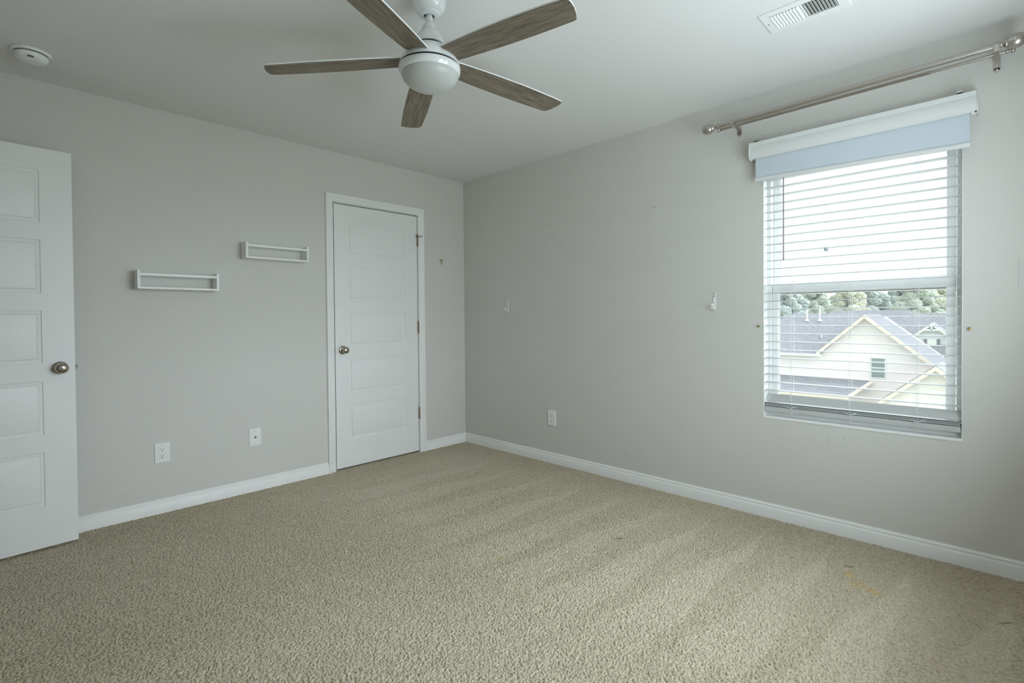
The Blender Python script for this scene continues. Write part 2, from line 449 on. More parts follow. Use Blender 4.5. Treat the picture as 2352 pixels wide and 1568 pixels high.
# ---- carpet: a real tufted height field
def carpet():
    rng = np.random.default_rng(5)
    x0, x1, y0, y1 = XW-WT, 0.0, YS, 0.02
    def grid(xa, xb, ya, yb, st):
        nx = int(round((xb-xa)/st))+1; ny = int(round((yb-ya)/st))+1
        return np.linspace(xa, xb, nx), np.linspace(ya, yb, ny)
    st = 0.0024
    gx, gy = grid(x0, x1, y0, y1, st)
    X, Y = np.meshgrid(gx, gy); X = X.ravel(); Y = Y.ravel()
    cell = 0.0068
    ncx = int((x1-x0)/cell)+4; ncy = int((y1-y0)/cell)+4
    jx = rng.uniform(0.05, 0.95, (ncy, ncx)); jy = rng.uniform(0.05, 0.95, (ncy, ncx))
    hh = rng.uniform(0.45, 1.0, (ncy, ncx)); cc = rng.uniform(0, 1, (ncy, ncx))
    # smooth warp so that the tufts do not line up
    wx = X + 0.004*np.sin(Y*37+1.3) + 0.003*np.sin(X*53+Y*21) + 0.0012*np.sin(Y*310+X*90)
    wy = Y + 0.004*np.sin(X*41+0.4) + 0.003*np.sin(Y*61-X*17) + 0.0012*np.sin(X*290-Y*110)
    u = (wx-x0)/cell+1.5; v = (wy-y0)/cell+1.5
    iu = np.floor(u).astype(int); iv = np.floor(v).astype(int)
    best = np.full(X.shape, -1e9); bc = np.zeros_like(X); bd = np.zeros_like(X)
    for dx in (-1, 0, 1):
        for dy in (-1, 0, 1):
            a = np.clip(iv+dy, 0, ncy-1); b = np.clip(iu+dx, 0, ncx-1)
            d2 = (u-(b+jx[a, b]))**2 + (v-(a+jy[a, b]))**2
            val = hh[a, b] - 1.15*d2
            k = val > best
            best[k] = val[k]; bc[k] = cc[a, b][k]; bd[k] = d2[k]
    amp = 0.0090
    Z = np.clip(best, -0.6, 1)*amp - 0.006
    # footprints and vacuum strokes lay the pile over; other terms only tone the yarn
    def sm(a, b, t): t = np.clip((t-a)/(b-a), 0, 1); return t*t*(3-2*t)
    q = (Y + 0.085*X + 0.012*np.sin(X*9) + 0.02*np.sin(Y*3.1+1))/0.295
    ph = q-np.floor(q)
    tooth = np.clip((-0.30-X)/1.15, 0, 1)**0.8*0.74
    soft = 0.07
    pale = sm(-soft, soft, tooth-np.abs(ph-0.5)*2*0.98+0.02)
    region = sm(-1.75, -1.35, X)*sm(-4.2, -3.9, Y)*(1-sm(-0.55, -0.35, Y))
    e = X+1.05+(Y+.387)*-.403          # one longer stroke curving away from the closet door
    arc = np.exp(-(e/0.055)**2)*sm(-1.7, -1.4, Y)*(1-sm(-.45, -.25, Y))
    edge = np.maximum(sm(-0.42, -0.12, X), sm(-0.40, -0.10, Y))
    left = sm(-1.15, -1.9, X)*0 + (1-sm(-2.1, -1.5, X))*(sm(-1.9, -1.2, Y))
    stroke = (pale-0.40)*region*1.25 + arc*0.5 - edge*0.75 - left*0.35  # strokes and arc, then darker yarn along the walls and at far left
    low = np.zeros_like(X)
    for _ in range(26):
        kx, ky, ph = rng.normal(0, 4.0), rng.normal(0, 4.0), rng.uniform(0, 6.3)
        low += np.sin(kx*X+ky*Y+ph)
    low /= 26**.5
    col = 0.50 + 0.078*stroke + 0.035*low + (bc-0.5)*0.24 + np.clip(best, -.6, 1)*0.26 - 0.10 + 0.10*(1-sm(-2.3, -1.6, X))*(1-sm(-1.9, -1.3, Y))*sm(-3.9, -3.2, Y)  # tuft-gap shade put into the colour; near-left yarn paled against weak light
    nx, ny = len(gx), len(gy)
    idx = np.arange(nx*ny).reshape(ny, nx)
    F = np.stack([idx[:-1, :-1], idx[:-1, 1:], idx[1:, 1:], idx[1:, :-1]], -1).reshape(-1, 4)
    me = bpy.data.meshes.new('floor')
    me.vertices.add(nx*ny); me.vertices.foreach_set('co', np.stack([X, Y, Z], -1).astype(np.float32).ravel())
    nf = len(F)
    me.loops.add(nf*4); me.loops.foreach_set('vertex_index', F.astype(np.int32).ravel())
    me.polygons.add(nf)
    me.polygons.foreach_set('loop_start', np.arange(0, nf*4, 4, dtype=np.int32))
    me.update(calc_edges=True)
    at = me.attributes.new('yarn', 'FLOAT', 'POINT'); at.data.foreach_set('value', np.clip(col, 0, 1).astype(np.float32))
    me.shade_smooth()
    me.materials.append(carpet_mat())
    o = bpy.data.objects.new('floor', me); COL.objects.link(o)
    return o
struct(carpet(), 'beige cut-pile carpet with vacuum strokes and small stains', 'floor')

# ---- baseboards
BBP = [(0,-.01),(.0150,-.01),(.0150,.054),(.0130,.0585),(.0088,.0615),(.0080,.0690),(.0098,.0715),(.0092,.0745),(.0040,.0790),(.0035,.083),(0,.083)]
def bb_x(name, x0, x1, y, sgn, label):      # runs along x, against y, thickness towards sgn
    m = MB(); m.rings([[(x0, y+sgn*d, z) for d, z in BBP], [(x1, y+sgn*d, z) for d, z in BBP]])
    return struct(m.build(name, TRIM, smooth=25), label, 'baseboard')
def bb_y(name, y0, y1, x, sgn, label):
    m = MB(); m.rings([[(x+sgn*d, y0, z) for d, z in BBP], [(x+sgn*d, y1, z) for d, z in BBP]])
    return struct(m.build(name, TRIM, smooth=25), label, 'baseboard')
bb_x('baseboard_left', XW, CX0-0.058, 0, -1, 'long white baseboard on the left wall up to the closet casing')
bb_x('baseboard_corner', CX1+0.066, -0.001, 0, -1, 'short white baseboard between the closet casing and the corner')
bb_y('baseboard_right', YS, -0.0, 0, -1, 'white baseboard along the foot of the window wall')
bb_x('baseboard_rear', XW, 0, YS, 1, 'white baseboard on the wall behind the camera')
bb_y('baseboard_entry', YS, EY0-0.06, XW, 1, 'white baseboard beside the entry doorway')

# ---- casings (profile: u = distance outward from the inner edge, d = projection)
CP = [(0,0),(0,.008),(.003,.0105),(.008,.0105),(.011,.0070),(.030,.0095),(.036,.0125),(.041,.0175),(.047,.0195),(.058,.0190),(.062,.0150),(.062,0)]
def casing(name, a0, a1, zt, place, scale=1.0):
    m = MB(); rings = []
    for path in range(4):
        r = []
        for u, d in CP:
            u *= scale
            a, z = [(a0-u, -.005), (a0-u, zt+u), (a1+u, zt+u), (a1+u, -.005)][path]
            r.append(place(a, d, z))
        rings.append(r)
    m.rings(rings)
    return m.build(name, TRIM, smooth=28)
def jamb(name, a0, a1, zt, place, dep):
    m = MB()
    t = 0.018
    for (p0, p1, z0, z1) in ((a0-t, a0+0.0, -.01, zt), (a1, a1+t, -.01, zt), (a0-t, a1+t, zt, zt+t)):
        c = [place(p0, -0.0035, z0), place(p1, -dep, z1)]
        m.box(c[0][0], c[1][0], c[0][1], c[1][1], c[0][2], c[1][2])
    return m
def pl_left(a, d, z): return (a, -d, z)
def pl_entry(a, d, z): return (XW+d, a, z)
struct(casing('trim_1', CX0-.005, CX1+.004, CZ+.004, pl_left, .96), 'white moulded casing around the closed closet door', 'door casing')
struct(casing('trim_2', EY0, EY1, EZ, pl_entry), 'white moulded casing around the entry doorway', 'door casing')
struct(jamb('trim_3', CX0, CX1, CZ-.001, pl_left, 0.10).build('trim_3', TRIM), 'white jamb lining the closet doorway', 'door jamb')
struct(jamb('trim_4', EY0+.003, EY1-.003, EZ-.003, pl_entry, 0.149).build('trim_4', TRIM), 'white jamb lining the entry doorway', 'door jamb')

# ---- five panel door leaf; local x along the width, z up, face at y = 0 looking to -y
PANELS = [(1.654,1.919),(1.297,1.567),(0.940,1.208),(0.575,0.848),(0.213,0.487)]
def door_leaf(wd, ht, thick, pl, pr):
    m = MB()
    def Q(x0, x1, z0, z1, y=0.0): m.poly([(x0,y,z0),(x1,y,z0),(x1,y,z1),(x0,y,z1)])
    def face(y, flip):
        xs0, xs1 = pl, wd-pr
        Q(0, xs0, 0, ht, y); Q(xs1, wd, 0, ht, y)
        zs = [0.0]
        for a, b in sorted(PANELS): zs += [a, b]
        zs.append(ht)
        for i in range(0, len(zs), 2): Q(xs0, xs1, zs[i], zs[i+1], y)
        sg = -1 if flip else 1
        for a, b in PANELS:
            steps = [(0, 0), (.0020, .0045), (.0060, .0052), (.0120, .0046), (.0165, .0060), (.0185, .0075), (.0225, .0022), (.0260, .0012)]
            rr = []
            for ins, dp in steps:
                rr.append([(xs0+ins, y+sg*dp, a+ins), (xs1-ins, y+sg*dp, a+ins), (xs1-ins, y+sg*dp, b-ins), (xs0+ins, y+sg*dp, b-ins)])
            m.rings(rr, 0, True, False, True)
    face(0.0, False); face(thick, True)
    for (a, b) in (((0,0),(0,ht)), ((wd,0),(wd,ht)), ((0,0),(wd,0)), ((0,ht),(wd,ht))):
        m.poly([(a[0],0,a[1]),(b[0],0,b[1]),(b[0],thick,b[1]),(a[0],thick,a[1])])
    return m
def clean(o):
    bm = bmesh.new(); bm.from_mesh(o.data)
    bmesh.ops.remove_doubles(bm, verts=bm.verts, dist=1e-5)
    bmesh.ops.recalc_face_normals(bm, faces=bm.faces)
    bm.to_mesh(o.data); bm.free()
    o.data.shade_smooth(); o.data.set_sharp_from_angle(angle=math.radians(24))
    return o
def knob(parent, x, z, y=0.0, privacy=False, side=-1):
    m = MB()
    m.lathe([(.0325,0),(.0325,.003),(.031,.006),(.026,.0085),(.017,.010),(.0125,.012),(.0105,.017),(.0100,.026),(.0125,.032),
             (.0200,.036),(.0250,.042),(.0270,.049),(.0262,.056),(.0225,.062),(.0150,.0665),(.0070,.0685),(.0001,.069)],
            (x, y, z), (0, side, 0), 36)
    k = m.build('door_knob', NICKEL, parent, smooth=40)
    k['label'] = 'satin nickel round knob'
    if privacy:
        MB().lathe([(.0026,.0),(.0026,.002)], (x, y+side*.0675, z), (0, side, 0), 12).build('release_hole', BLACK, k)
    return k

# closet door (closed)
d1 = empty('door_1', (-1.291, 0.003, 0.013))
struct(d1, 'closed white five panel closet door with a nickel knob', 'door')
clean(door_leaf(0.7615, 2.037, 0.035, 0.114, 0.1315).build('door_panel', DOORP, d1))
knob(d1, 0.060, 0.914)
def hinge(z, stop=False):
    m = MB()
    x, y = 0.7630, -0.010
    for k in range(5):
        m.lathe([(.0062,0),(.0066,.0008),(.0066,.0188),(.0062,.0196)], (x, y, z-.049+k*.0197), (0,0,1), 14)
    m.lathe([(.004,0),(.0052,.002),(.0052,.005),(.002,.008)], (x, y, z+.0495), (0,0,1), 12)
    m.box(x-.006, x+.0005, y+.003, y+.0075, z-.049, z+.049)
    h = m.build('hinge', BRONZE, d1, smooth=40)
    h['label'] = 'aged brass hinge'
    if stop:
        t = MB()
        t.tube([(x, y-.004, z+.037), (x+.011, y-.022, z+.036), (x+.018, y-.030, z+.036)], .0035, 8)
        t.lathe([(.0065,0),(.0075,.003),(.0065,.007)], (x+.018, y-.030, z+.036), (0.65,-.5,0), 12)
        t.tube([(x, y-.004, z+.037), (x-.010, y-.014, z+.036), (x-.017, y-.018, z+.034)], .0035, 8)
        t.lathe([(.0065,0),(.0075,.003),(.0065,.007)], (x-.017, y-.018, z+.034), (-.8,-.3,0), 12)
        t.build('hinge_stop', BRONZE, h, smooth=40)
hinge(1.828, True); hinge(1.074); hinge(0.328)

# entry door, swung open almost flat against the left wall; local x from hinge to free edge
hx0, hy0, hx1, hy1 = -3.578, -0.216, -2.8180, -0.160
d2 = empty('door_2', (hx0, hy0, 0.0145), (0, 0, math.atan2(hy1-hy0, hx1-hx0)))
struct(d2, 'open white five panel entry door at the left edge of the picture', 'door')
clean(door_leaf(0.760, 2.031, 0.035, 0.128, 0.127).build('door_panel', DOORP, d2))
knob(d2, 0.700, 0.912, privacy=True)
knob(d2, 0.700, 0.912, y=0.035, side=1)
lm = MB(); lm.box(.7602, .7612, .005, .030, .884, .940); lm.prism([(.7612,.012),(.7612,.023),(.7735,.023),(.7700,.012)], .902, .921, 'z')
lb = lm.build('latch', DARKN, d2, bevel=.0006); lb['label'] = 'dark nickel latch bolt'

# ================================================================ THE WINDOW (structure)
def window_unit(name, label, axis_len, z0, z1, zmid, place, liner=True):
    """place(a, e, z): a along the wall, e outward from the room face"""
    root = empty(name, place(axis_len/2, 0, z0))
    inv = Matrix.Translation(-Vector(place(axis_len/2, 0, z0)))
    def bx(m, a0, a1, e0, e1, za, zb, mi=0):
        p = inv @ Vector(place(a0, e0, za)); q = inv @ Vector(place(a1, e1, zb))
        m.box(p.x, q.x, p.y, q.y, p.z, q.z, mi)
    L = axis_len; t = 0.004
    m = MB()
    bx(m, 0, t, 0.0, .07, z0, z1); bx(m, L-t, L, 0.0, .07, z0, z1); bx(m, 0, L, 0.0, .07, z1-t, z1)
    m.build('jamb_lining', TRIM, root, bevel=.0015)
    m = MB()
    bx(m, 0, L, -0.004, .07, z0, z0+.016)
    m.build('sill', TRIM, root, bevel=.004, seg=3)
    m = MB(); fwid = .026
    e0, e1 = .066, .135
    bx(m, t, fwid, e0, e1, z0+.016, z1-t); bx(m, L-fwid, L-t, e0, e1, z0+.016, z1-t)
    bx(m, fwid, L-fwid, e0, e1, z1-fwid, z1-t); bx(m, fwid, L-fwid, e0, e1, z0+.016, z0+.040)
    # thin ribs of the vinyl track
    for k in (.012, .020):
        bx(m, k, k+.0025, e0-.003, e0, z0+.016, z1-t); bx(m, L-k-.0025, L-k, e0-.003, e0, z0+.016, z1-t)
    m.build('window_frame', VINYL, root, bevel=.0015)
    def sash(za, zb, ea, eb, top, bot):
        s = .032
        f = MB()
        bx(f, fwid+.0035, fwid+s, ea, eb, za, zb); bx(f, L-fwid-s, L-fwid-.0035, ea, eb, za, zb)
        bx(f, fwid+s, L-fwid-s, ea, eb, zb-top, zb); bx(f, fwid+s, L-fwid-s, ea, eb, za, za+bot)
        so = f.build('sash', VINYL, root, bevel=.002)
        ec = (ea+eb)/2
        g = MB(); bx(g, fwid+s-.004, L-fwid-s+.004, ec-.001, ec+.001, za+bot-.004, zb-top+.004)
        g.build('glass_pane', GLASS, so)
        st = MB(); q = .007
        for (ee0, ee1) in ((ea+.005, ec-.0015),):
            bx(st, fwid+s, fwid+s+q, ee0, ee1, za+bot, zb-top); bx(st, L-fwid-s-q, L-fwid-s, ee0, ee1, za+bot, zb-top)
            bx(st, fwid+s+q, L-fwid-s-q, ee0, ee1, zb-top-q, zb-top); bx(st, fwid+s+q, L-fwid-s-q, ee0, ee1, za+bot, za+bot+q)
        st.build('glazing_stop', VINYL, so, bevel=.001)
    sash(zmid-.040, z1-fwid-.002, .102, .130, .034, .064)
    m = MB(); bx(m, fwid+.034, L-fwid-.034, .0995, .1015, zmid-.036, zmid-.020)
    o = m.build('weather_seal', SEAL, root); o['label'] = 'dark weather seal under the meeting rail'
    sash(z0+.042, zmid+.022, .072, .100, .044, .052)
    return struct(root, label, 'window')
window_unit('window_1', 'white single hung vinyl window overlooking the neighbouring roofs', WY1-WY0, WZ0, WZ1, 1.325,
            lambda a, e, z: (e, WY1-a, z))
half = (SX1-SX0-.08)/2
window_unit('window_2', 'left unit of the white twin window behind the camera', half, SZ0, SZ1, 1.325, lambda a, e, z: (SX0+a, YS-e, z))
window_unit('window_3', 'right unit of the white twin window behind the camera', half, SZ0, SZ1, 1.325, lambda a, e, z: (SX1-half+a, YS-e, z))
struct(MB().box(SX0+half, SX1-half, YS-.14, YS-.002, SZ0, SZ1).build('trim_5', TRIM), 'white mullion between the twin windows', 'window trim')

# ================================================================ VENETIAN BLIND
bl = empty('venetian_blind', (0.030, (WY0+WY1)/2, 0.612))
tag(bl, 'white open venetian blind hung inside the window opening', 'blind')
LB = 0.852
def slat(zc, tilt=0.0, name='slat', x=0.0, yoff=0.0, skew=0.0):
    m = MB(); n = 7; wd = .0475
    ringsA = []
    for yy in (-LB/2, LB/2):
        top = []; bot = []
        for i in range(n):
            s = (i/(n-1)-.5)*wd
            zz = .0022*(1-(2*s/wd)**2)
            ct, st_ = math.cos(tilt), math.sin(tilt)
            top.append((s*ct-(zz+.0012)*st_, yy, s*st_+(zz+.0012)*ct)); bot.append((s*ct-(zz-.0012)*st_, yy, s*st_+(zz-.0012)*ct))
        ringsA.append(top+bot[::-1])
    m.rings(ringsA)
    o = m.build(name, SLATM, bl, smooth=35)
    o.location = (x, yoff, zc-0.612); o.rotation_euler = (skew, 0, 0)
    return o
s0 = slat(1.8985)
zs = [1.8985-.0466*k for k in range(1, 26)] + [1.8985+.0466, 1.8985+.0932]
for z in zs:
    c = s0.copy(); COL.objects.link(c); c.parent = bl; c.location = (0, 0, z-0.612)
    c.rotation_euler = (random.Random(int(z*1000)).uniform(-.0012, .0012), 0, 0)
slat(0.689, math.radians(56), x=.004)
for k, z in enumerate((0.6605, 0.6545, 0.6495, 0.6450)):
    slat(z, math.radians((-6, -3, 0, 0)[k]), x=(.004, -.001, .002, 0)[k], yoff=(.003, -.003, .002, 0)[k])
m = MB(); m.box(-.0255, .0255, -LB/2-.001, LB/2+.001, 0.0, .028)
m.build('bottom_rail', SLATM, bl, bevel=.004, seg=3)
m = MB(); m.box(-.028, .028, -LB/2-.003, LB/2+.003, 2.046-.055-.612, 2.044-.612); m.build('headrail', SLATM, bl, bevel=.003)
for yy in (-2.81, -3.09, -3.367):
    ly = yy-(WY0+WY1)/2
    m = MB()
    for xx in (-.026, .026):
        m.tube([(xx, ly, .020), (xx*1.0, ly+.002, .10), (xx, ly-.001, .8), (xx, ly, 1.38)], .0008, 6)
    m.tube([(0, ly+.012, .02), (0, ly+.012, 1.38)], .0007, 6)
    lad = m.build('ladder_cord', CORD, bl)
    m = MB()
    r0 = random.Random(int(-yy*100))
    for k in range(3):
        a, b = r0.uniform(-.030, -.012), r0.uniform(.012, .036)
        m.tube([(-.0275, ly+a, .037+k*.003), (-.034, ly+a*.4, .034+k*.002), (-.031, ly, .030), (-.035, ly+b*.5, .033+k*.003), (-.029, ly+b, .038)], .0009, 6)
    m.tube([(-.0265, ly, .036), (-.0285, ly, .012), (-.026, ly, -.004), (-.022, ly, -.0015)], .0012, 6)
    m.lathe([(.004,0),(.005,.002),(.003,.004)], (-.020, ly, -.0035), (0,0,1), 10)
    m.build('tied_cord', CORD, bl)
m = MB(); ly = -2.774-(WY0+WY1)/2
m.lathe([(.0042,0),(.0045,.01),(.0038,.02),(.0036,.52)], (-.037, ly, 1.475-.612), (0,0,1), 8)
o = m.build('tilt_wand', WANDM, bl, smooth=50); o['label'] = 'mauve grey tilt wand'
m = MB(); ly = -2.984-(WY0+WY1)/2
m.tube([(-.036, ly, 1.515-.612), (-.036, ly+.001, 1.70-.612), (-.034, ly, 2.0-.612)], .0009, 6)
lc = m.build('lift_cord', CORD, bl)
m = MB(); m.lathe([(.0001,-.0115),(.006,-.0100),(.0100,-.006),(.0118,0),(.0100,.006),(.006,.0100),(.002,.0115)], (-.036, ly, 1.515-.612), (0,0,1), 20)
o = m.build('cord_bead', KNOBM, lc, smooth=60); o['label'] = 'round grey cord bead'

# ================================================================ ROLLER SHADE
rs = empty('roller_shade', (0, -3.096, 2.06))
tag(rs, 'white cassette roller shade with a strip of blue grey fabric above the window', 'roller shade')
y0s, y1s = -3.582+3.096, -2.610+3.096
prof = [(-.0, .096), (-.062, .096), (-.067, .092), (-.067, .068), (-.0690, .067), (-.074, .050), (-.0755, .034), (-.073, .018), (-.066, .006), (-.058, .0), (-.0545, .0), (-.0545,.004), (-.0, .004)]
m = MB(); m.prism(prof, y0s+.004, y1s-.004, 'y'); m.build('cassette', CASSM, rs, smooth=30)
capp = [(-.0, .098), (-.064, .098), (-.070, .093), (-.0775, .050), (-.0785, .034), (-.075, .016), (-.066, .001), (-.050, -.004), (0, -.004)]
for ya, yb in ((y0s, y0s+.004), (y1s-.004, y1s)):
    m = MB(); m.prism(capp, ya, yb, 'y'); m.build('end_cap', CASSM, rs, bevel=.001)
fy0, fy1 = -3.553+3.096, -2.640+3.096
zb0, zb1 = 1.930-2.06, 1.951-2.06
m = MB(); m.rings([[(-.0500, fy0, .02), (-.0492, fy0, .02), (-.0492, fy0, zb0), (-.0500, fy0, zb0)],
                   [(-.0500, fy1, .02), (-.0492, fy1, .02), (-.0492, fy1, zb1), (-.0500, fy1, zb1)]])
m.build('shade_fabric', FABRIC, rs)
m = MB()
hp = [(-.0560, .0), (-.0580, -.004), (-.0580, -.016), (-.0545, -.0205), (-.0450, -.0205), (-.0420, -.016), (-.0420, -.004), (-.0440, .0)]
m.rings([[(a, fy0-.002, zb0+b+.001) for a, b in hp], [(a, fy1+.002, zb1+b+.001) for a, b in hp]])
m.build('hem_bar', CASSM, rs, smooth=40)
for yy in (-2.645+3.096, -3.520+3.096):
    m = MB(); m.box(-.050, .0, yy-.016, yy+.016, .0965, .0985); m.box(-.068, -.046, yy-.011, yy+.011, .0990, .1085); m.box(-.002, .0, yy-.016, yy+.016, .0965, .112)
    o = m.build('mounting_clip', NICKELR, rs, bevel=.0006); o['label'] = 'metal mounting clip'
m = MB(); m.box(-.064, -.036, y0s+.0045, y0s+.024, -.006, .003)
o = m.build('chain_drive', SHELFP, rs, bevel=.001)
m = MB(); m.box(-.0655, -.060, y0s+.0055, y0s+.012, -.004, .003); m.build('drive_pin', DARKG, o)

# ================================================================ DOUBLE CURTAIN ROD
cr_ = empty('curtain_rod', (0, -3.086, 2.26))
tag(cr_, 'brushed nickel double curtain rod with ball finials above the roller shade', 'curtain rod')
def cp(x, y, z): return Vector((x, y+3.086, z-2.26))
A = cp(-.100, -2.445, 2.285); B = cp(-.100, -3.640, 2.3085)
dirn = (B-A).normalized()
def along(d): return A + dirn*d
Lr = (B-A).length
m = MB()
m.lathe([(.0118,0),(.0118,.120)], along(0), dirn, 24); m.lathe([(.0118,.0),(.0150,.001),(.0155,.006),(.0150,.012),(.0138,.013)], along(.108), dirn, 24)
m.lathe([(.0140,0),(.0140,.10),(.0126,Lr-.12)], along(.12), dirn, 24)
m.build('front_rod', NICKELR, cr_, smooth=40)
def finial(o, d):
    m = MB()
    m.lathe([(.0150,-.004),(.0160,0),(.0160,.005),(.0125,.008),(.0095,.014),(.0090,.019),(.0125,.024),(.0190,.027),(.0200,.030),(.0190,.033),(.0225,.035),(.0255,.041),
             (.0290,.049),(.0305,.059),(.0295,.069),(.0255,.079),(.0190,.0865),(.0100,.0910),(.0001,.0925)], o, d, 32)
    m.build('finial', NICKELR, cr_, smooth=50)
finial(A, -dirn); finial(B, dirn)
A2 = cp(-.050, -2.450, 2.282); B2 = cp(-.050, -3.672, 2.2925)
d2n = (B2-A2).normalized(); L2 = (B2-A2).length
m = MB(); m.lathe([(.0088,0),(.0088,.955),(.0092,.956),(.0092,.967),(.0068,.969),(.0066,L2)], A2, d2n, 20)
m.build('rear_rod', NICKELR, cr_, smooth=40)
for o, d, r in ((A2, -d2n, .0088), (B2, d2n, .0066)):
    m = MB(); m.lathe([(.0085,-.004),(.0105,0),(.0105,.004),(.0075,.007),(.0075,.011),(.0115,.013),(.0130,.017),(.0125,.022),(.0080,.026),(.0001,.0275)], o, d, 20)
    m.build('end_cap', NICKELR, cr_, smooth=45)
for yb in (-2.533, -3.640):
    y = yb+3.086
    t = (yb+2.445)/(-3.640+2.445); zf = 2.285+t*.0235-2.26; t2 = (yb+2.45)/(-3.672+2.45); zr = 2.282+t2*.0105-2.26
    m = MB()
    m.box(-.003, 0, y-.011, y+.011, -.020, .050); m.lathe([(.011,0),(.011,.003)], (0, y, -.020), (-1,0,0), 20)
    m.box(-.118, -.002, y-.0085, y+.0085, zr-.013, zr-.0095)
    # cups that cradle the rods
    for (xc, zc, r) in ((-.100, zf, .0150), (-.050, zr, .0105)):
        pts = [(xc+r*math.cos(a), zc+r*math.sin(a)) for a in np.linspace(PI*1.02, PI*1.98, 12)]
        pto = [(xc+(r+.0022)*math.cos(a), zc+(r+.0022)*math.sin(a)) for a in np.linspace(PI*1.02, PI*1.98, 12)]
        m.prism(pts+pto[::-1], y-.0085, y+.0085, 'y')
    m.box(-.1185, -.1155, y-.0085, y+.0085, zr-.013, zf+.001)
    br = m.build('bracket', NICKELR, cr_, bevel=.0005)
    for zz in (-.018, .008):
        MB().lathe([(.005,0),(.005,.0015),(.002,.003)], (-.003, y, zz), (-1,0,0), 12).build('screw', NICKEL, br)

# ================================================================ CEILING FAN
FX, FY = -1.8830, -2.0202
fan = empty('ceiling_fan', (FX, FY, H))
tag(fan, 'white five blade ceiling fan with grey oak blades and frosted light globe', 'ceiling fan')
m = MB(); m.lathe([(.060,0),(.0655,-.003),(.0665,-.010),(.0660,-.024),(.0620,-.038),(.0540,-.050),(.0445,-.057),(.0425,-.058),(.0420,-.061),(.0405,-.066),(.0360,-.0695),(.0220,-.0705),(.0210,-.068),(.0210,-.030)], (0,0,0), (0,0,1), 48, cap1=True)
m.build('canopy', GLOSSW, fan, smooth=35)
m = MB(); m.lathe([(.0205,0),(.0205,-.002)], (0,0,-.062), (0,0,1), 24); m.build('canopy_opening', BLACK, fan)
m = MB(); m.lathe([(.0135,-.03),(.0135,-.120)], (0,0,0), (0,0,1), 24); m.build('downrod', GLOSSW, fan, smooth=40)
m = MB(); m.lathe([(.0140,-.090),(.0165,-.094),(.0225,-.105),(.0275,-.117),(.0290,-.125),(.0345,-.130),(.0445,-.142),(.0525,-.157),(.0560,-.164),(.0620,-.180),(.0640,-.1890),(.0500,-.1892)], (0,0,0), (0,0,1), 44)
m.build('coupling_cover', GLOSSW, fan, smooth=40)
m = MB(); m.lathe([(.0585,-.176),(.0585,-.200)], (0,0,0), (0,0,1), 40); m.lathe([(.1150,-.255),(.1150,-.280)], (0,0,0), (0,0,1), 48)
m.build('motor_gap', BLACK, fan, smooth=40)
m = MB(); m.lathe([(.0500,-.1970),(.0655,-.1972),(.0705,-.1992),(.0800,-.2055),(.0930,-.2170),(.1040,-.2295),(.1125,-.2430),(.1180,-.2560),(.1205,-.2660),(.1200,-.2675),(.1000,-.2677)], (0,0,0), (0,0,1), 56)
m.build('motor_housing', GLOSSW, fan, smooth=35)
m = MB(); m.lathe([(.1000,-.2755),(.1205,-.2757),(.1228,-.2775),(.1232,-.282),(.1222,-.289),(.1195,-.2965),(.1160,-.3025),(.1095,-.3030)], (0,0,0), (0,0,1), 56)
m.build('light_ring', GLOSSW, fan, smooth=35)
gl = [(.1110,-.298)] + [(.1120*math.cos(a), -.3015-.0630*math.sin(a)) for a in np.linspace(0, PI/2, 16)]
m = MB(); m.lathe(gl, (0,0,0), (0,0,1), 56); o = m.build('light_globe', FROST, fan, smooth=60); o['label'] = 'frosted bowl light globe'
# blade: local x along the length, wood underneath, white edge and top
outl_lead = [(.106,-.049),(.14,-.052),(.22,-.0565),(.32,-.0605),(.42,-.0620),(.52,-.0605),(.60,-.0575),(.640,-.0550)]
tip = [(.652,-.0525),(.6595,-.046),(.6625,-.036),(.6615,-.010),(.6540,.020),(.6440,.043),(.6385,.0495),(.629,.0530)]
outl_trail = [(.56,.0555),(.46,.0580),(.36,.0580),(.26,.0560),(.17,.0520),(.106,.0480)]
out = outl_lead+tip+outl_trail
m = MB()
n = len(out); t = .0055
m.rings([[(x, y, -t/2) for x, y in out], [(x, y, t/2) for x, y in out]])
m.m = [0]*len(m.m); m.m[-2] = 1         # lower face is wood
bp = MB(); bp.v = m.v; bp.f = m.f; bp.m = m.m
FAN_Z = 2.1975-H; PITCH = math.radians(-7.5)
blade0 = None
for k, deg in enumerate((278.24, 350.24, 62.24, 134.24, 206.24)):
    if blade0 is None:
        b = bp.build('blade', [GLOSSW, WOOD], fan)
        bm = bmesh.new(); bm.from_mesh(b.data); bm.faces.ensure_lookup_table()
        for f_ in bm.faces: f_.material_index = 1 if f_.normal.z < -0.9 else 0
        bm.to_mesh(b.data); bm.free()
        b['label'] = 'grey oak blade with a white edge'
        blade0 = b
    else:
        b = blade0.copy(); COL.objects.link(b); b.parent = fan
    R_ = Matrix.Rotation(math.radians(deg), 4, 'Z') @ Matrix.Rotation(math.radians(2.7), 4, 'Y') @ Matrix.Rotation(PITCH, 4, 'X')
    b.rotation_euler = R_.to_euler(); b.location = (0, 0, FAN_Z)

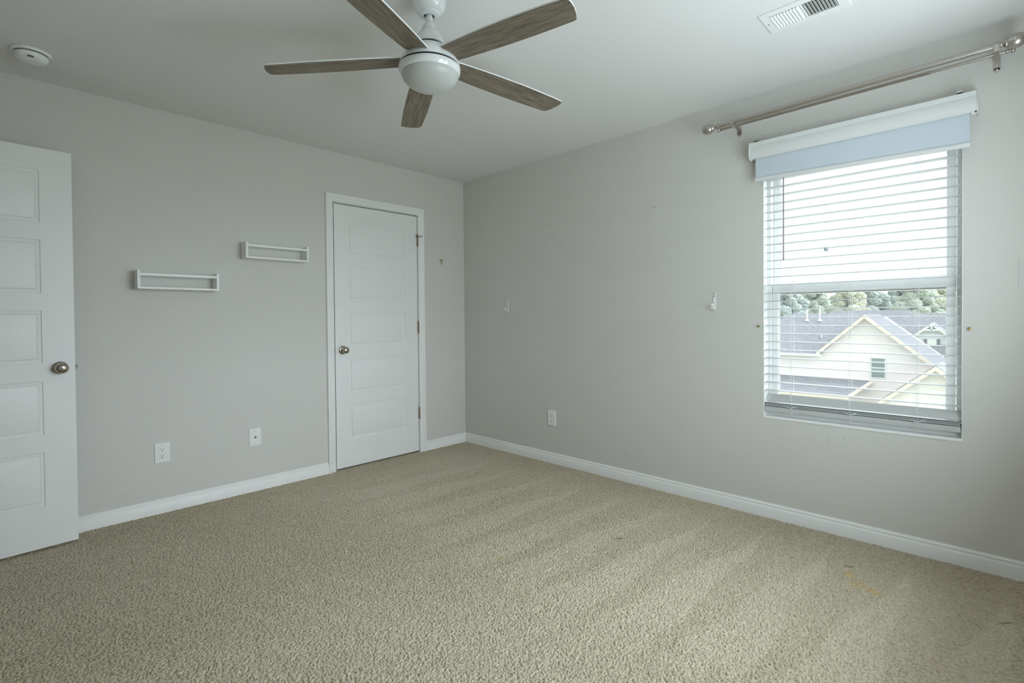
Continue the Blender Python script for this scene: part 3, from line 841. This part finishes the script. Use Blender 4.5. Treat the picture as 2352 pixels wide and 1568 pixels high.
# ================================================================ SMOKE DETECTOR
sd = empty('smoke_detector', (-2.974, -0.372, H))
tag(sd, 'round white smoke detector on the ceiling above the open door', 'smoke detector')
m = MB(); m.lathe([(.070,0),(.0735,-.002),(.0735,-.009),(.0715,-.013),(.060,-.0135)], (0,0,0), (0,0,1), 48); m.build('base_plate', PLASTIC, sd, smooth=40)
m = MB(); m.lathe([(.0610,-.0128),(.0610,-.0175)], (0,0,0), (0,0,1), 40); m.build('shadow_gap', BLACK, sd)
m = MB(); m.lathe([(.0605,-.0165),(.0620,-.018),(.0620,-.026),(.0590,-.034),(.0520,-.041),(.0400,-.0455),(.0300,-.0470),(.0001,-.0475)], (0,0,0), (0,0,1), 48); bd_ = m.build('body', PLASTIC, sd, smooth=40)
th = math.radians(-95)
def sdp(r, a, z): return (r*math.cos(th+a), r*math.sin(th+a), z)
m = MB()
for k in range(6):
    a = (k-2.5)*.075
    p0 = Vector(sdp(.050, a, -.0428)); p1 = Vector(sdp(.0575, a, -.0368))
    m.tube([p0, p1], .0013, 6)
m.build('sound_slots', BLACK, sd)
m = MB()
pts_ = []
for a_ in np.linspace(0, 2*PI, 28):
    r_ = .0475+.0125*math.sin(a_); aa_ = .43*math.cos(a_)
    pts_.append(sdp(r_, aa_, -.0476+.0135*((r_-.030)/.032)**2))
m.tube(pts_, .0016, 6); m.build('sounder_rim', PLASTIC, sd, smooth=50)
m = MB(); m.lathe([(.0105,0),(.0105,.0015),(.008,.0022)], (-.018, -.012, -.0470), (0,0,-1), 20)
m.build('test_button', PLASTIC, sd, smooth=40)

# ================================================================ CEILING VENT
av = empty('air_vent', (-.730, -3.064, H))
tag(av, 'white louvered air vent in the ceiling near the curtain rod', 'air vent')
vx, vy = .092, .152     # half sizes
ix, iy = .058, .115
m = MB()
zt, zb = -.0005, -.0055
m.box(-vx, vx, -vy, -iy, zb, zt); m.box(-vx, vx, iy, vy, zb, zt); m.box(-vx, -ix, -iy, iy, zb, zt); m.box(ix, vx, -iy, iy, zb, zt)
m.box(-ix, ix, -.004, .004, zb, zt)
m.build('vent_frame', PLASTIC, av, bevel=.0012)
MB().box(-ix, ix, -iy, iy, -.0012, -.0004).build('duct_opening', DARKG, av)
lv = None
for k in range(9):
    for side in (-1, 1):
        yc = side*(.0115+k*.0122)
        m = MB(); tl = -math.radians(50)*side
        c, s_ = math.cos(tl), math.sin(tl)
        wv = .0066
        pr = [(-wv*s_-.0006*c, -wv*c+.0006*s_), (-wv*s_+.0006*c, -wv*c-.0006*s_), (wv*s_+.0006*c, wv*c-.0006*s_), (wv*s_-.0006*c, wv*c+.0006*s_)]
        m.prism([(p[0]+yc, p[1]-.0048) for p in pr], -ix+.001, ix-.001, 'x')
        m.build('louver', PLASTIC, av)
m = MB()
for xx in (-.040, -.014, .012, .038): m.box(xx, xx+.002, -iy+.002, -.006, -.0024, -.0012)
m.build('damper_bar', DARKG, av)
for yy in (-vy+.014, vy-.014):
    MB().lathe([(.0035,0),(.003,.0012),(.001,.0016)], (.0, yy, -.0055), (0,0,-1), 12).build('screw', NICKEL, av)

# ================================================================ PICTURE SHELVES
def picture_shelf(xc, z0, L, label):
    r = empty('picture_shelf', (xc, 0, z0))
    tag(r, label, 'shelf', 'white wall shelves left of the closet door')
    D = .096; h = .108; t = .0150
    for s in (-1, 1):
        m = MB(); xa = s*L/2; m.box(xa, xa-s*t, -D, -.0005, 0, h); m.build('side_panel', SHELFP, r, bevel=.0012)
    m = MB(); m.box(-L/2+t, L/2-t, -D, -.0005, .0, .0125); m.build('bottom_board', SHELFP, r, bevel=.0008)
    m = MB(); m.box(-L/2+t, L/2-t, -D, -D+.011, 0.0770, 0.0925); m.build('front_rail', SHELFP, r, bevel=.0008)
    return r
picture_shelf(-2.323, 1.352, .425, 'white open-front picture shelf, the lower one nearer the open entry door')
picture_shelf(-1.740, 1.575, .421, 'white open-front picture shelf, the higher one next to the closet door casing')

# ================================================================ WALL PLATES
def plate_root(name, loc, rz): return empty(name, loc, (0, 0, rz))
def plate(r, wd, ht):
    m = MB()
    m.rings([[(-wd/2, -.0004, -ht/2), (wd/2, -.0004, -ht/2), (wd/2, -.0004, ht/2), (-wd/2, -.0004, ht/2)],
             [(-wd/2, -.0030, -ht/2), (wd/2, -.0030, -ht/2), (wd/2, -.0030, ht/2), (-wd/2, -.0030, ht/2)],
             [(-wd/2+.0035, -.0065, -ht/2+.0035), (wd/2-.0035, -.0065, -ht/2+.0035), (wd/2-.0035, -.0065, ht/2-.0035), (-wd/2+.0035, -.0065, ht/2-.0035)]])
    return m.build('cover_plate', PLASTIC, r, bevel=.0008)
def outlet(loc, rz, label):
    r = plate_root('wall_outlet', loc, rz)
    tag(r, label, 'outlet', 'duplex wall outlets')
    plate(r, .080, .122)
    for s in (1, -1):
        zc = s*.0195
        m = MB(); R0 = .0172
        pts = []
        for a in np.linspace(0, 2*PI, 33)[:-1]:
            pts.append((R0*math.cos(a), zc+max(-.0138, min(.0138, R0*math.sin(a)))))
        m.prism(pts, -.0060, -.0085, 'y')
        rc = m.build('receptacle', PLASTIC, r, bevel=.0006)
        k = MB(); k.box(-.0075, -.0052, -.0087, -.0083, zc+.0005, zc+.0085); k.box(.0055, .0078, -.0087, -.0083, zc+.0015, zc+.0080)
        k.lathe([(.0030,0),(.0030,.0004)], (0, -.0083, zc-.0070), (0,-1,0), 14); k.box(-.003, .003, -.0087, -.0083, zc-.0085, zc-.0070)
        k.build('slots', BLACK, rc)
    MB().lathe([(.0032,0),(.0028,.0010),(.001,.0014)], (0, -.0065, 0), (0,-1,0), 14).build('screw', PLASTIC, r)
outlet((-2.413, 0, .363), 0, 'white duplex wall outlet low on the left wall near the open door')
outlet((0, -1.066, .361), -PI/2, 'white duplex wall outlet low on the window wall')
r = plate_root('coax_plate', (-1.880, 0, .367), 0)
tag(r, 'white cable jack wall plate low on the wall left of the closet door', 'wall plate')
plate(r, .078, .119)
m = MB(); m.lathe([(.0072,0),(.0072,.002),(.0050,.0022),(.0050,.0085),(.0040,.0090)], (0,-.0065,0), (0,-1,0), 6 if False else 18)
jk = m.build('cable_jack', NICKEL, r, smooth=40); jk['label'] = 'metal coaxial jack'
MB().lathe([(.0036,0),(.0036,.0003)], (0,-.0156,0), (0,-1,0), 14).build('jack_hole', BLACK, jk)
for zz in (.042, -.042):
    MB().lathe([(.0035,0),(.003,.0012),(.001,.0016)], (0,-.0065,zz), (0,-1,0), 14).build('screw', NICKEL, r)

# ================================================================ HOOKS AND SMALL WALL HARDWARE
def j_hook(y, z0, label, sc=1.0):
    r = empty('wall_hook', (0, y, z0)); tag(r, label, 'hook', 'white hooks on the window wall')
    wd = .0078*sc
    path = [(-.0012, .108), (-.0012, .060), (-.0015, .030)]
    for a in np.linspace(0, PI, 11): path.append((-.0185+.0170*math.cos(a), .0195-.0195*math.sin(a)))
    path.append((-.0365, .030))
    th_ = .0016; m = MB(); rr = []
    P = [Vector(p) for p in path]
    for i, p in enumerate(P):
        d = (P[min(i+1, len(P)-1)]-P[max(i-1, 0)]).normalized(); nn = Vector((-d.y, d.x))*th_
        w_ = wd
        a, b = p+nn, p-nn
        rr.append([(a.x, -w_, a.y), (a.x, w_, a.y), (b.x, w_, b.y), (b.x, -w_, b.y)])
    m.rings(rr); m.build('hook_strip', PLASTIC, r, smooth=40, bevel=.0006)
    m = MB(); m.lathe([(.0001,-.0060),(.006,-.0055),(.0090,-.0030),(.0098,0),(.0090,.0030),(.006,.0055),(.0001,.0060)], (-.0375, 0, .030), (1,0,.2), 20)
    m.build('hook_knob', PLASTIC, r, smooth=60)
    for zz in (.101, .085):
        MB().lathe([(.0038,0),(.003,.0012),(.001,.0016)], (-.0028, 0, zz), (-1,0,0), 12).build('screw', DARKG, r)
j_hook(-.584, 1.213, 'white hook on the window wall nearer the room corner')
j_hook(-2.380, 1.202, 'white hook on the window wall just left of the window')

r = empty('brass_hook', (-.272, 0, 1.690))
tag(r, 'small T-shaped brass hook on the wall right of the closet door', 'hook')
m = MB(); m.tube([(-.022, -.006, .001), (0, -.006, .003), (.022, -.006, -.001)], [.0028, .0042, .0028], 10); m.lathe([(.004,0),(.004,-.007)], (0,-.0005,.002), (0,1,0), 12)
m.build('cross_bar', BRASS, r, smooth=50)
m = MB(); m.tube([(0, -.006, .0), (.002, -.008, -.016), (.004, -.011, -.030), (.008, -.016, -.037)], [.0032, .0026, .0024, .003], 10); m.build('stem', BRASS, r, smooth=50)

def wall_screw(y, z, label):
    m = MB(); m.lathe([(.0030,.0005),(.0028,.007),(.0062,.0085),(.0070,.0105),(.0050,.0130),(.0001,.0135)], (0, 0, 0), (-1,0,0), 14)
    o = m.build('wall_screw', BRASS, None, smooth=40, loc=(0, y, z)); tag(o, label, 'screw', 'brass screws beside the window')
wall_screw(-2.641, 1.103, 'small brass screw in the wall at the left edge of the window')
wall_screw(-3.553, 1.096, 'small brass screw in the wall at the right edge of the window')
def nail(y, z, label):
    m = MB(); m.lathe([(.0013,.0005),(.0013,.005),(.0030,.0052),(.0030,.0062),(.0014,.0067)], (0,0,0), (-1,0,0), 12)
    o = m.build('nail', DARKG, None, loc=(0, y, z)); tag(o, label, 'nail', 'dark nails high on the window wall')
nail(-1.055, 1.905, 'dark nail high on the window wall, the one farther from the window')
nail(-1.978, 1.898, 'dark nail high on the window wall, the one nearer the window')

# ================================================================ OUTSIDE
GZ = -7.0
m = MB(); m.box(.6, 400, -250, 250, GZ-.5, GZ); m.box(-200, .6, -250, 250, GZ-.5, GZ)
tag(m.build('lawn', LAWN), 'green ground around the neighbouring houses', 'lawn', kind='structure')

m = MB(); m.box(.6, 24, -22, 20, GZ, GZ+.02); m.box(-14, .6, -22, -4.6, GZ, GZ+.02)  # unseen pale slab added to throw light up at the ceiling
tag(m.build('bounce_ground', BOUNCE), 'unseen pale ground added below the windows to bounce light up', 'bounce_ground', kind='structure')

def slab(m, quad, t, mi=0):
    """thick roof plane from a polygon (points in order), thickness t downwards"""
    m.rings([[(p[0], p[1], p[2]-t) for p in quad], quad], mi)

# --- the near house with the big gable
ha = empty('neighbour_house', (38.0, 3.2, GZ))
tag(ha, 'cream sided house with a big gable and grey shingle roof filling the lower window', 'house')
def L(p, o=(38.0, 3.2, GZ)): return (p[0]-o[0], p[1]-o[1], p[2]-o[2])
m = MB()
poly = [(14.0, GZ), (-.30, GZ), (-.30, -2.00), (3.2, 1.00), (5.75, -1.45), (14.0, -1.45)]
m.rings([[L((38.0, y, z)) for y, z in poly], [L((46.0, y, z)) for y, z in poly]])
wallA = m.build('house_wall', SIDING, ha)
m = MB()
slab(m, [L(p) for p in [(37.55, 14.4, -1.62), (42.0, 8.6, 1.32), (42.0, 3.2, 1.28), (37.55, 5.95, -1.62)][::-1]], .12)
slab(m, [L(p) for p in [(37.55, 14.4, -1.62), (46.5, 14.4, -1.62), (42.0, 8.6, 1.32)][::-1]], .12)
slab(m, [L(p) for p in [(46.5, 14.4, -1.62), (46.5, 3.2, -1.62), (42.0, 3.2, 1.28), (42.0, 8.6, 1.32)][::-1]], .12)
m.build('roof', ROOF, ha)
m = MB()
pk = 1.20
slab(m, [L(p) for p in [(37.6, 3.2, pk), (43.2, 3.2, pk), (44.6, -.75, pk-3.95*.872), (37.6, -.75, pk-3.95*.872)]], .10)
slab(m, [L(p) for p in [(37.6, 3.2, pk), (37.6, 6.05, pk-2.85*.93), (41.6, 6.05, pk-2.85*.93), (43.2, 3.2, pk)]], .10)
m.build('gable_roof', ROOF2, ha)
m = MB()
def rake(m, a, b, x, wd=.26, th=.09):
    (y0, z0), (y1, z1) = a, b
    m.rings([[L((x, y0, z0-wd)), L((x+th, y0, z0-wd)), L((x+th, y0, z0)), L((x, y0, z0))],
             [L((x, y1, z1-wd)), L((x+th, y1, z1-wd)), L((x+th, y1, z1)), L((x, y1, z1))]])
rake(m, (3.2, pk-.02), (6.05, pk-2.85*.93-.02), 37.54); rake(m, (3.2, pk-.02), (-.75, pk-3.95*.872-.02), 37.54)
m.build('rake_trim', RAKE, ha)
m = MB(); m.box(*[37.45-38, 37.57-38, 5.7-3.2, 14.4-3.2, -1.74-GZ, -1.58-GZ]); m.build('gutter', WHITEX, ha)
m = MB(); x = 37.93-38
m.box(x, x+.06, 2.08-3.2, 2.93-3.2, -3.08-GZ, -1.68-GZ); wn = m.build('house_window', WHITEX, ha)
m = MB()
m.box(x-.02, x, 2.15-3.2, 2.86-3.2, -2.32-GZ, -1.75-GZ); m.box(x-.02, x, 2.15-3.2, 2.86-3.2, -3.00-GZ, -2.42-GZ); m.build('window_pane', PANEX, wn)
for yy in (7.51, 6.64):
    m = MB(); zt_ = 1.55 if yy > 7 else 1.68
    m.lathe([(.16, 0), (.10, .12), (.055, .2), (.055, zt_-.75), (.075, zt_-.74), (.075, zt_-.66)], L((41.1, yy, .70)), (0,0,1), 12)
    o = m.build('vent_pipe', WHITEX, ha)
m = MB(); m.lathe([(.05,0),(.05,.35)], L((39.3, 6.1, -.55)), (0,0,1), 10); m.build('vent_pipe', WHITEX, ha)
m = MB(); slab(m, [L(p) for p in [(38.0, 13.5, -3.20), (38.0, 2.75, -3.20), (35.3, 3.75, -4.15), (35.3, 13.5, -4.15)][::-1]], .12); m.build('porch_roof', ROOF, ha)
m = MB(); m.box(35.2-38, 35.32-38, 3.75-3.2, 13.5-3.2, -4.28-GZ, -4.12-GZ)
m.rings([[L((35.24, 3.72, -4.28)), L((35.24, 3.82, -4.28)), L((35.24, 3.82, -4.10)), L((35.24, 3.72, -4.10))], [L((37.98, 2.70, -3.34)), L((37.98, 2.80, -3.34)), L((37.98, 2.80, -3.16)), L((37.98, 2.70, -3.16))]])
m.build('porch_trim', RAKE, ha)
m = MB(); m.box(35.9-38, 38-38-.001, 4.1-3.2, 13.2-3.2, 0, -4.2-GZ); m.build('porch_wall', SIDING, ha)

# --- garage wing with the small gable, bottom right of the window view
def gable_house(name, label, x0, x1, yc, hw, zp, slope, zg, wall_m, roof_m, trim_m, over=.35, cat='house', back=None):
    back = over if back is None else back
    r = empty(name, (x0, yc, zg)); tag(r, label, cat)
    ze = zp-hw*slope
    m = MB(); poly = [(hw, 0), (-hw, 0), (-hw, ze-zg), (0, zp-zg-.05), (hw, ze-zg)]
    m.rings([[(0, y, z) for y, z in poly], [(x1-x0, y, z) for y, z in poly]]); m.build('house_wall', wall_m, r)
    m = MB(); h2 = hw+over
    for s in (1, -1):
        q = [(-over, 0, zp-zg+.08), (x1-x0+back, 0, zp-zg+.08), (x1-x0+back, s*h2, zp-zg+.08-h2*slope), (-over, s*h2, zp-zg+.08-h2*slope)]
        slab(m, q if s < 0 else q[::-1], .12)
    m.build('roof', roof_m, r)
    m = MB()
    for s in (1, -1):
        rr = []
        for y, z in ((0, zp-zg+.04), (s*h2, zp-zg+.04-h2*slope)):
            rr.append([(-over-.06, y, z-.26), (-over+.04, y, z-.26), (-over+.04, y, z), (-over-.06, y, z)])
        m.rings(rr)
    m.build('rake_trim', trim_m, r)
    return r
gable_house('garage_wing', 'low cream gabled wing in front of the big gable house', 34.2, 37.5, -.77, 2.25, -1.80, .86, GZ, SIDING, ROOF, RAKE, .4, back=0.0)
# --- house with the shuttered dormer gable behind, to the right
hb = gable_house('shuttered_house', 'pale grey gabled house with dark shutters behind the cream house', 62.0, 66.0, 1.75, 1.55, .25, .86, GZ, SIDING2, ROOF, WHITEX, .35)
m = MB(); m.box(-.06, -.001, -.36, .36, -2.42-GZ, -1.32-GZ); wn = m.build('house_window', WHITEX, hb)
m = MB(); m.box(-.08, -.061, -.27, .27, -2.34-GZ, -1.92-GZ); m.box(-.08, -.061, -.27, .27, -1.82-GZ, -1.42-GZ); m.build('window_pane', WHITEX, wn)
for s in (1, -1):
    m = MB(); m.box(-.07, -.001, s*.40, s*.62, -2.42-GZ, -1.32-GZ); m.build('shutter', SHUTM, hb)
m = MB(); m.box(-.40, -.28, -.75, .75, -.48-GZ, -.32-GZ); m.box(-.40, -.28, -.07, .07, -.40-GZ, .1-GZ); m.build('gable_bracket', WHITEX, hb)
m = MB()
slab(m, [(-1.0, 4.2, -2.6-GZ), (4.0, 2.4, 1.27-GZ), (4.0, -9.0, 1.27-GZ), (-1.0, -9.0, -2.6-GZ)][::-1], .12)
slab(m, [(-1.0, 4.2, -2.6-GZ), (9.0, 4.2, -2.6-GZ), (4.0, 2.4, 1.27-GZ)], .12)
slab(m, [(9.0, 4.2, -2.6-GZ), (9.0, -9.0, -2.6-GZ), (4.0, -9.0, 1.27-GZ), (4.0, 2.4, 1.27-GZ)], .12)
m.build('main_roof', ROOF, hb)
m = MB(); m.box(.3, 8.5, -8.7, 3.8, 0, -2.65-GZ); m.build('main_wall', SIDING2, hb)
# --- farther house: only its long roof shows
hc = empty('far_house', (84, 10, GZ)); tag(hc, 'farther house showing a long dark shingle roof below the trees', 'house')
m = MB()
slab(m, [(-6, 9.5, 3.8), (0, 5.0, 8.78), (0, -4.1, 8.78), (-6, -5.2, 3.8)][::-1], .15)
slab(m, [(6, 9.5, 3.8), (6, -5.2, 3.8), (0, -4.1, 8.78), (0, 5.0, 8.78)][::-1], .15)
slab(m, [(-6, -5.2, 3.8), (0, -4.1, 8.78), (6, -5.2, 3.8)][::-1], .15); slab(m, [(-6, 9.5, 3.8), (6, 9.5, 3.8), (0, 5.0, 8.78)][::-1], .15)
m.build('roof', ROOF, hc)
m = MB(); m.box(-5.6, 5.6, -4.8, 9.1, 0, 3.75); m.build('house_wall', SIDING2, hc)

# --- trees on the skyline
def make_tree(i, x, y, h, rad, kind, label):
    rng = random.Random(100+i)
    r = empty('tree', (x, y, GZ)); tag(r, label, 'tree', 'trees beyond the roofs')
    m = MB(); m.tube([(0,0,-.1),(.1,0,h*.3),(0,.1,h*.72)], [.32,.24,.1], 8); m.build('trunk', BARK, r)
    o = bpy.data.objects.new('foliage', crown(kind)); COL.objects.link(o); o.parent = r
    o.scale = (rad, rad, h); o.rotation_euler = (0, 0, i*1.37)
CROWNS = {}
def crown(kind):
    """unit crown, radius about 1, height 1; one per kind of leaf"""
    if kind in CROWNS: return CROWNS[kind]
    rng = random.Random(7+kind)
    bm = bmesh.new(); nb = 46
    for k in range(nb):
        t = k/(nb-1)
        zz = .20+.74*t; rr_ = (.46-.20*t*t)*rng.uniform(.55, 1.0)
        a = k*2.4+rng.uniform(-.4, .4); off = .95*math.sin(PI*(.28+.66*t))*rng.uniform(.45, 1)
        c = Vector((math.cos(a)*off, math.sin(a)*off, zz))
        res = bmesh.ops.create_icosphere(bm, subdivisions=4, radius=1.0)
        ph = [rng.uniform(0, 6.3) for _ in range(4)]
        for v in res['verts']:
            d = v.co.copy()
            q = 1+.16*math.sin(7*d.x+ph[0])*math.sin(6*d.y+ph[1])*math.sin(8*d.z+ph[2])+.10*math.sin(17*d.x+ph[1])*math.sin(19*d.z+ph[3])+rng.uniform(-.11, .11)
            v.co = c + Vector((d.x*rr_*q, d.y*rr_*q, d.z*rr_*q*.22))
    me = bpy.data.meshes.new('foliage'); bm.to_mesh(me); bm.free(); me.materials.append(LEAVES[kind]); me.shade_smooth()
    CROWNS[kind] = me
    return me
LBL = ['pale green tree', 'yellowish tree', 'blue green tree']
rows = (('front', 108, 38.0, (13.2, 14.0, 13.4, 13.9, 13.2)), ('middle', 121, 36.5, (14.4, 15.6, 14.2, 15.9, 14.6)), ('back', 134, 43.5, (15.2, 17.0, 15.6, 16.4, 17.4)))
NTH = ('leftmost', 'second from the left', 'third from the left', 'second from the right', 'rightmost')
for ri, (rn, x, ya, hs) in enumerate(rows):
    for i, h in enumerate(hs):
        k = (i*2+ri) % 3
        make_tree(ri*10+i, x, ya-10.3*i, h, 3.9, k, '%s in the %s row beyond the roofs, %s' % (LBL[k], rn, NTH[i]))
